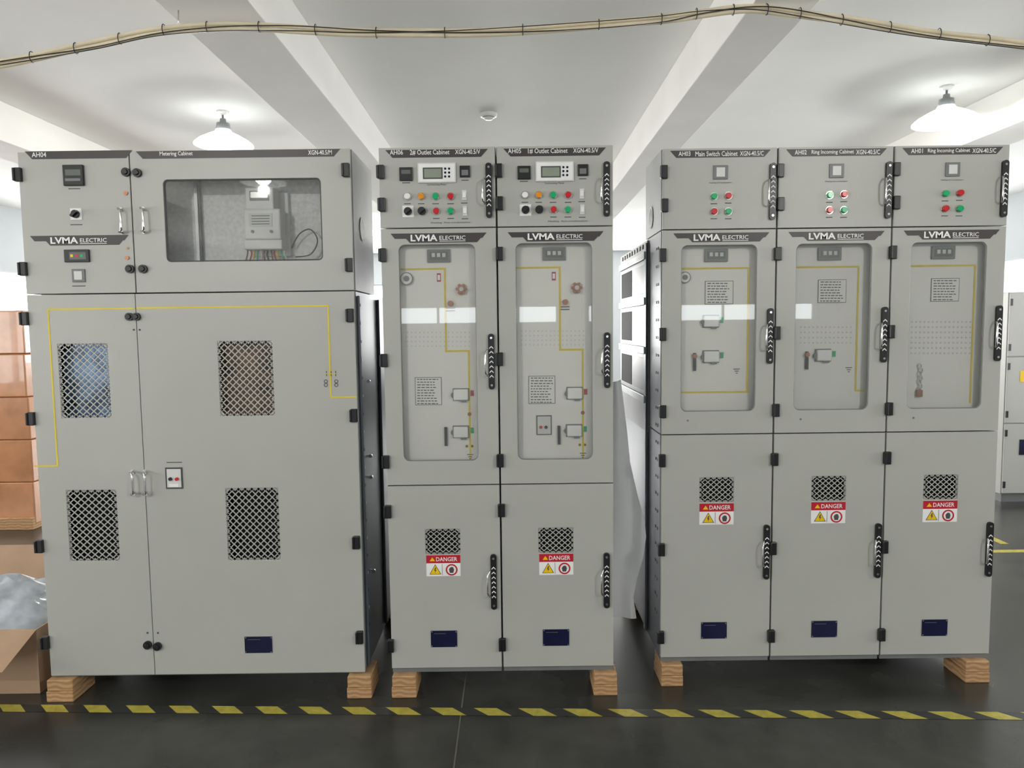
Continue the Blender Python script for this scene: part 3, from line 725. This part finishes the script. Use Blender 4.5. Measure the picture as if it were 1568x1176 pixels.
# pendant lamps on short stems
def lamp(x, y, power, s=1.28):
    z = 3.13
    R = root('pendant_lamp', (x, y, z))
    s_ = MB('shade', R)
    s_.lathe(x, y, [(r*s, z+(h)*s) for r, h in [(0.178, 0), (0.177, 0.008), (0.150, 0.032), (0.10, 0.060), (0.055, 0.082), (0.043, 0.10)]], 'enamel')
    s_.done()
    n = MB('lamp_holder', R)
    n.lathe(x, y, [(0.0, z+0.21), (0.022, z+0.21), (0.026, z+0.18), (0.050, z+0.175), (0.058, z+0.125), (0.0, z+0.124)], 'mgrey', 20)
    n.tube([(x, y, z+0.20), (x, y, H)], 0.008, 'mgrey', 8)
    n.lathe(x, y, [(0.0, H-0.03), (0.03, H-0.028), (0.05, H-0.002), (0.0, H-0.001)], 'white', 20)
    n.done()
    b = MB('bulb', R); b.lathe(x, y, [(0.0, z-0.015), (0.045, z-0.008), (0.075, z+0.02), (0.07, z+0.055), (0.035, z+0.10), (0.02, z+0.12), (0.0, z+0.122)], 'bulb', 20); b.done()
    L = bpy.data.lights.new('lamp_light', 'POINT'); L.energy = power; L.shadow_soft_size = 0.05; L.color = (1, 0.98, 0.93)
    lo = bpy.data.objects.new('lamp_light', L); lo.location = (0, 0, -0.07); lo.parent = R; COL.objects.link(lo)
lamp(-2.30, 5.93, 30); lamp(3.28, 5.53, 30)
lamp(-2.5, -1.2, 130); lamp(3.1, -1.4, 150)  # the right-hand lamp is added to light the cabinet fronts
lamp(-2.3, 11.5, 30); lamp(3.1, 11.5, 30)  # far pair of lamps added for more light in the room

# smoke detector
sx = (753-784)/1129*6.08; sy = 6.08
sd = MB('smoke_detector', None, (sx, sy, H)); sd.lathe(sx, sy, [(0, H-0.05), (0.03, H-0.05), (0.045, H-0.035), (0.05, H-0.03), (0.068, H-0.025), (0.07, H)], 'white', 28)
sd.lathe(sx, sy, [(0.046, H-0.034), (0.051, H-0.034), (0.051, H-0.029), (0.046, H-0.029)], 'mgrey', 28); sd.done()

# wrapped carton stack on the left
ws = MB('shrink_wrapped_carton_stack', None, (-4.8, 6.5, 0))
ws.box(-5.75, -4.02, 5.9, 7.1, 0, 0.10, 'wood', 0.004)
for r_ in range(5):
    for c_ in range(3):
        o = random.uniform(-.004, .004)
        ws.box(-5.74+c_*0.575+o, -5.74+(c_+1)*0.575-0.003+o, 5.93+o, 7.08, 0.04+r_*0.358, 0.04+(r_+1)*0.358-0.002, 'wrap', 0.010)
ws.done()

# open cardboard box with film-wrapped parts, left of the metering cabinet
cbx = MB('open_cardboard_box', None, (-2.6, 3.5, 0))
xa, xb, ya, yb, hh, t = -3.1, -2.17, 3.16, 3.85, 0.30, 0.006
cbx.box(xa, xb, ya, yb, 0.001, t, 'carton'); cbx.box(xa, xb, ya, ya+t, t, hh, 'carton'); cbx.box(xa, xb, yb-t, yb, t, hh, 'carton')
cbx.box(xa, xa+t, ya+t, yb-t, t, hh, 'carton'); cbx.box(xb-t, xb, ya+t, yb-t, t, hh, 'carton')
cbx.quad([(xa, ya, hh), (xb, ya, hh), (xb-.02, ya-0.20, hh-0.10), (xa, ya-0.2, hh-0.10)], 'carton')
cbx.quad([(xa, yb, hh), (xb, yb, hh), (xb-.02, yb+0.16, hh+0.14), (xa, yb+0.16, hh+0.14)], 'carton')
cbx.done()
pf = MB('plastic_wrapped_parts', None, (-2.6, 3.5, 0.2))
n = 16
G = [[None]*(n+1) for _ in range(n+1)]
for i in range(n+1):
    for j in range(n+1):
        u, v = i/n, j/n; X = -3.05+0.85*u; Y = 3.2+0.6*v
        z = 0.14+0.25*math.sin(pi*min(1, max(0, u)))**.5*math.sin(pi*v)**.6+0.022*random.uniform(-1, 1)+0.05*u
        if i in (0, n) or j in (0, n): z = 0.02
        G[i][j] = pf.bm.verts.new((X, Y, z))
fs = [pf.bm.faces.new((G[i][j], G[i+1][j], G[i+1][j+1], G[i][j+1])) for i in range(n) for j in range(n)]
pf._set(fs, 'plastic', True); pf.done()

# foam sheet hanging between cabinets
fo = MB('foam_packing_sheet', None, (0.55, 3.35, 0.8))
rows = [(951, 588), (957, 625), (962, 665), (966, 710), (977, 760), (986, 795), (988, 820), (984, 850), (975, 885), (970, 915), (975, 948)]
prev = None; nn = 10; DF = 3.36
for ri, (px, py) in enumerate(rows):
    xe, z = S(px, py, DF); row = []
    for j in range(nn+1):
        u = j/nn; X = 0.452+(xe-0.452)*u
        Y = DF+0.03*(1-u)+0.012*sin(u*7+ri*0.5)+0.015*sin(ri*0.8)*u
        row.append(fo.bm.verts.new((X, Y, z+0.02*u*(1 if ri == 0 else 0))))
    if prev: fo._set([fo.bm.faces.new((prev[j], prev[j+1], row[j+1], row[j])) for j in range(nn)], 'foam', True)
    prev = row
fo.done()

# distant cabinets on the right
def far_cab(x, y, w, h, dpt):
    R = root('steel_equipment_cabinet', (x+w/2, y+dpt/2, 0)); b = MB('carcass', R)
    b.box(x, x+w, y+0.02, y+dpt, 0.08, h, 'paint', 0.004); b.box(x+0.03, x+w-0.03, y+0.05, y+dpt-0.03, 0, 0.08, 'mgrey'); b.done()
    d_ = MB('doors', R)
    for za, zb_ in ((0.09, 0.72), (0.73, 1.32), (1.33, h-0.01)):
        d_.box(x+0.006, x+w-0.006, y, y+0.02, za, zb_, 'paint', 0.003)
        for zz in (za+0.08, zb_-0.08): d_.box(x+0.0, x+0.022, y-0.014, y, zz-0.03, zz+0.03, 'black', 0.002)
        d_.box(x+w-0.08, x+w-0.055, y-0.012, y, (za+zb_)/2-0.08, (za+zb_)/2+0.08, 'black', 0.003)
    d_.box(x+0.14, x+0.32, y-0.004, y, 0.44, 0.58, 'navy'); d_.box(x+0.12, x+0.20, y-0.003, y, 1.1, 1.2, 'signyel')
    d_.done()
far_cab(4.42, 6.4, 0.8, 1.9, 0.9); far_cab(5.25, 6.4, 0.8, 1.9, 0.9)

# =============================================================== world, camera, colour
w = bpy.data.worlds.new('world'); bpy.context.scene.world = w; w.use_nodes = True
w.node_tree.nodes['Background'].inputs[0].default_value = (0.75, 0.82, 0.9, 1); w.node_tree.nodes['Background'].inputs[1].default_value = 0.8
cam = bpy.data.cameras.new('camera'); co = bpy.data.objects.new('camera', cam); COL.objects.link(co)
cam.sensor_width = 36; cam.lens = F/1568*36; cam.clip_start = 0.05; cam.clip_end = 100
co.matrix_world = Matrix.Translation((0, 0, CAMZ)) @ Matrix.Rotation(pi/2-PITCH, 4, 'X') @ Matrix.Rotation(-ROLL, 4, 'Z')
bpy.context.scene.camera = co
sc = bpy.context.scene
sc.view_settings.view_transform = 'Standard'; sc.view_settings.look = 'None'; sc.view_settings.exposure = 0.14
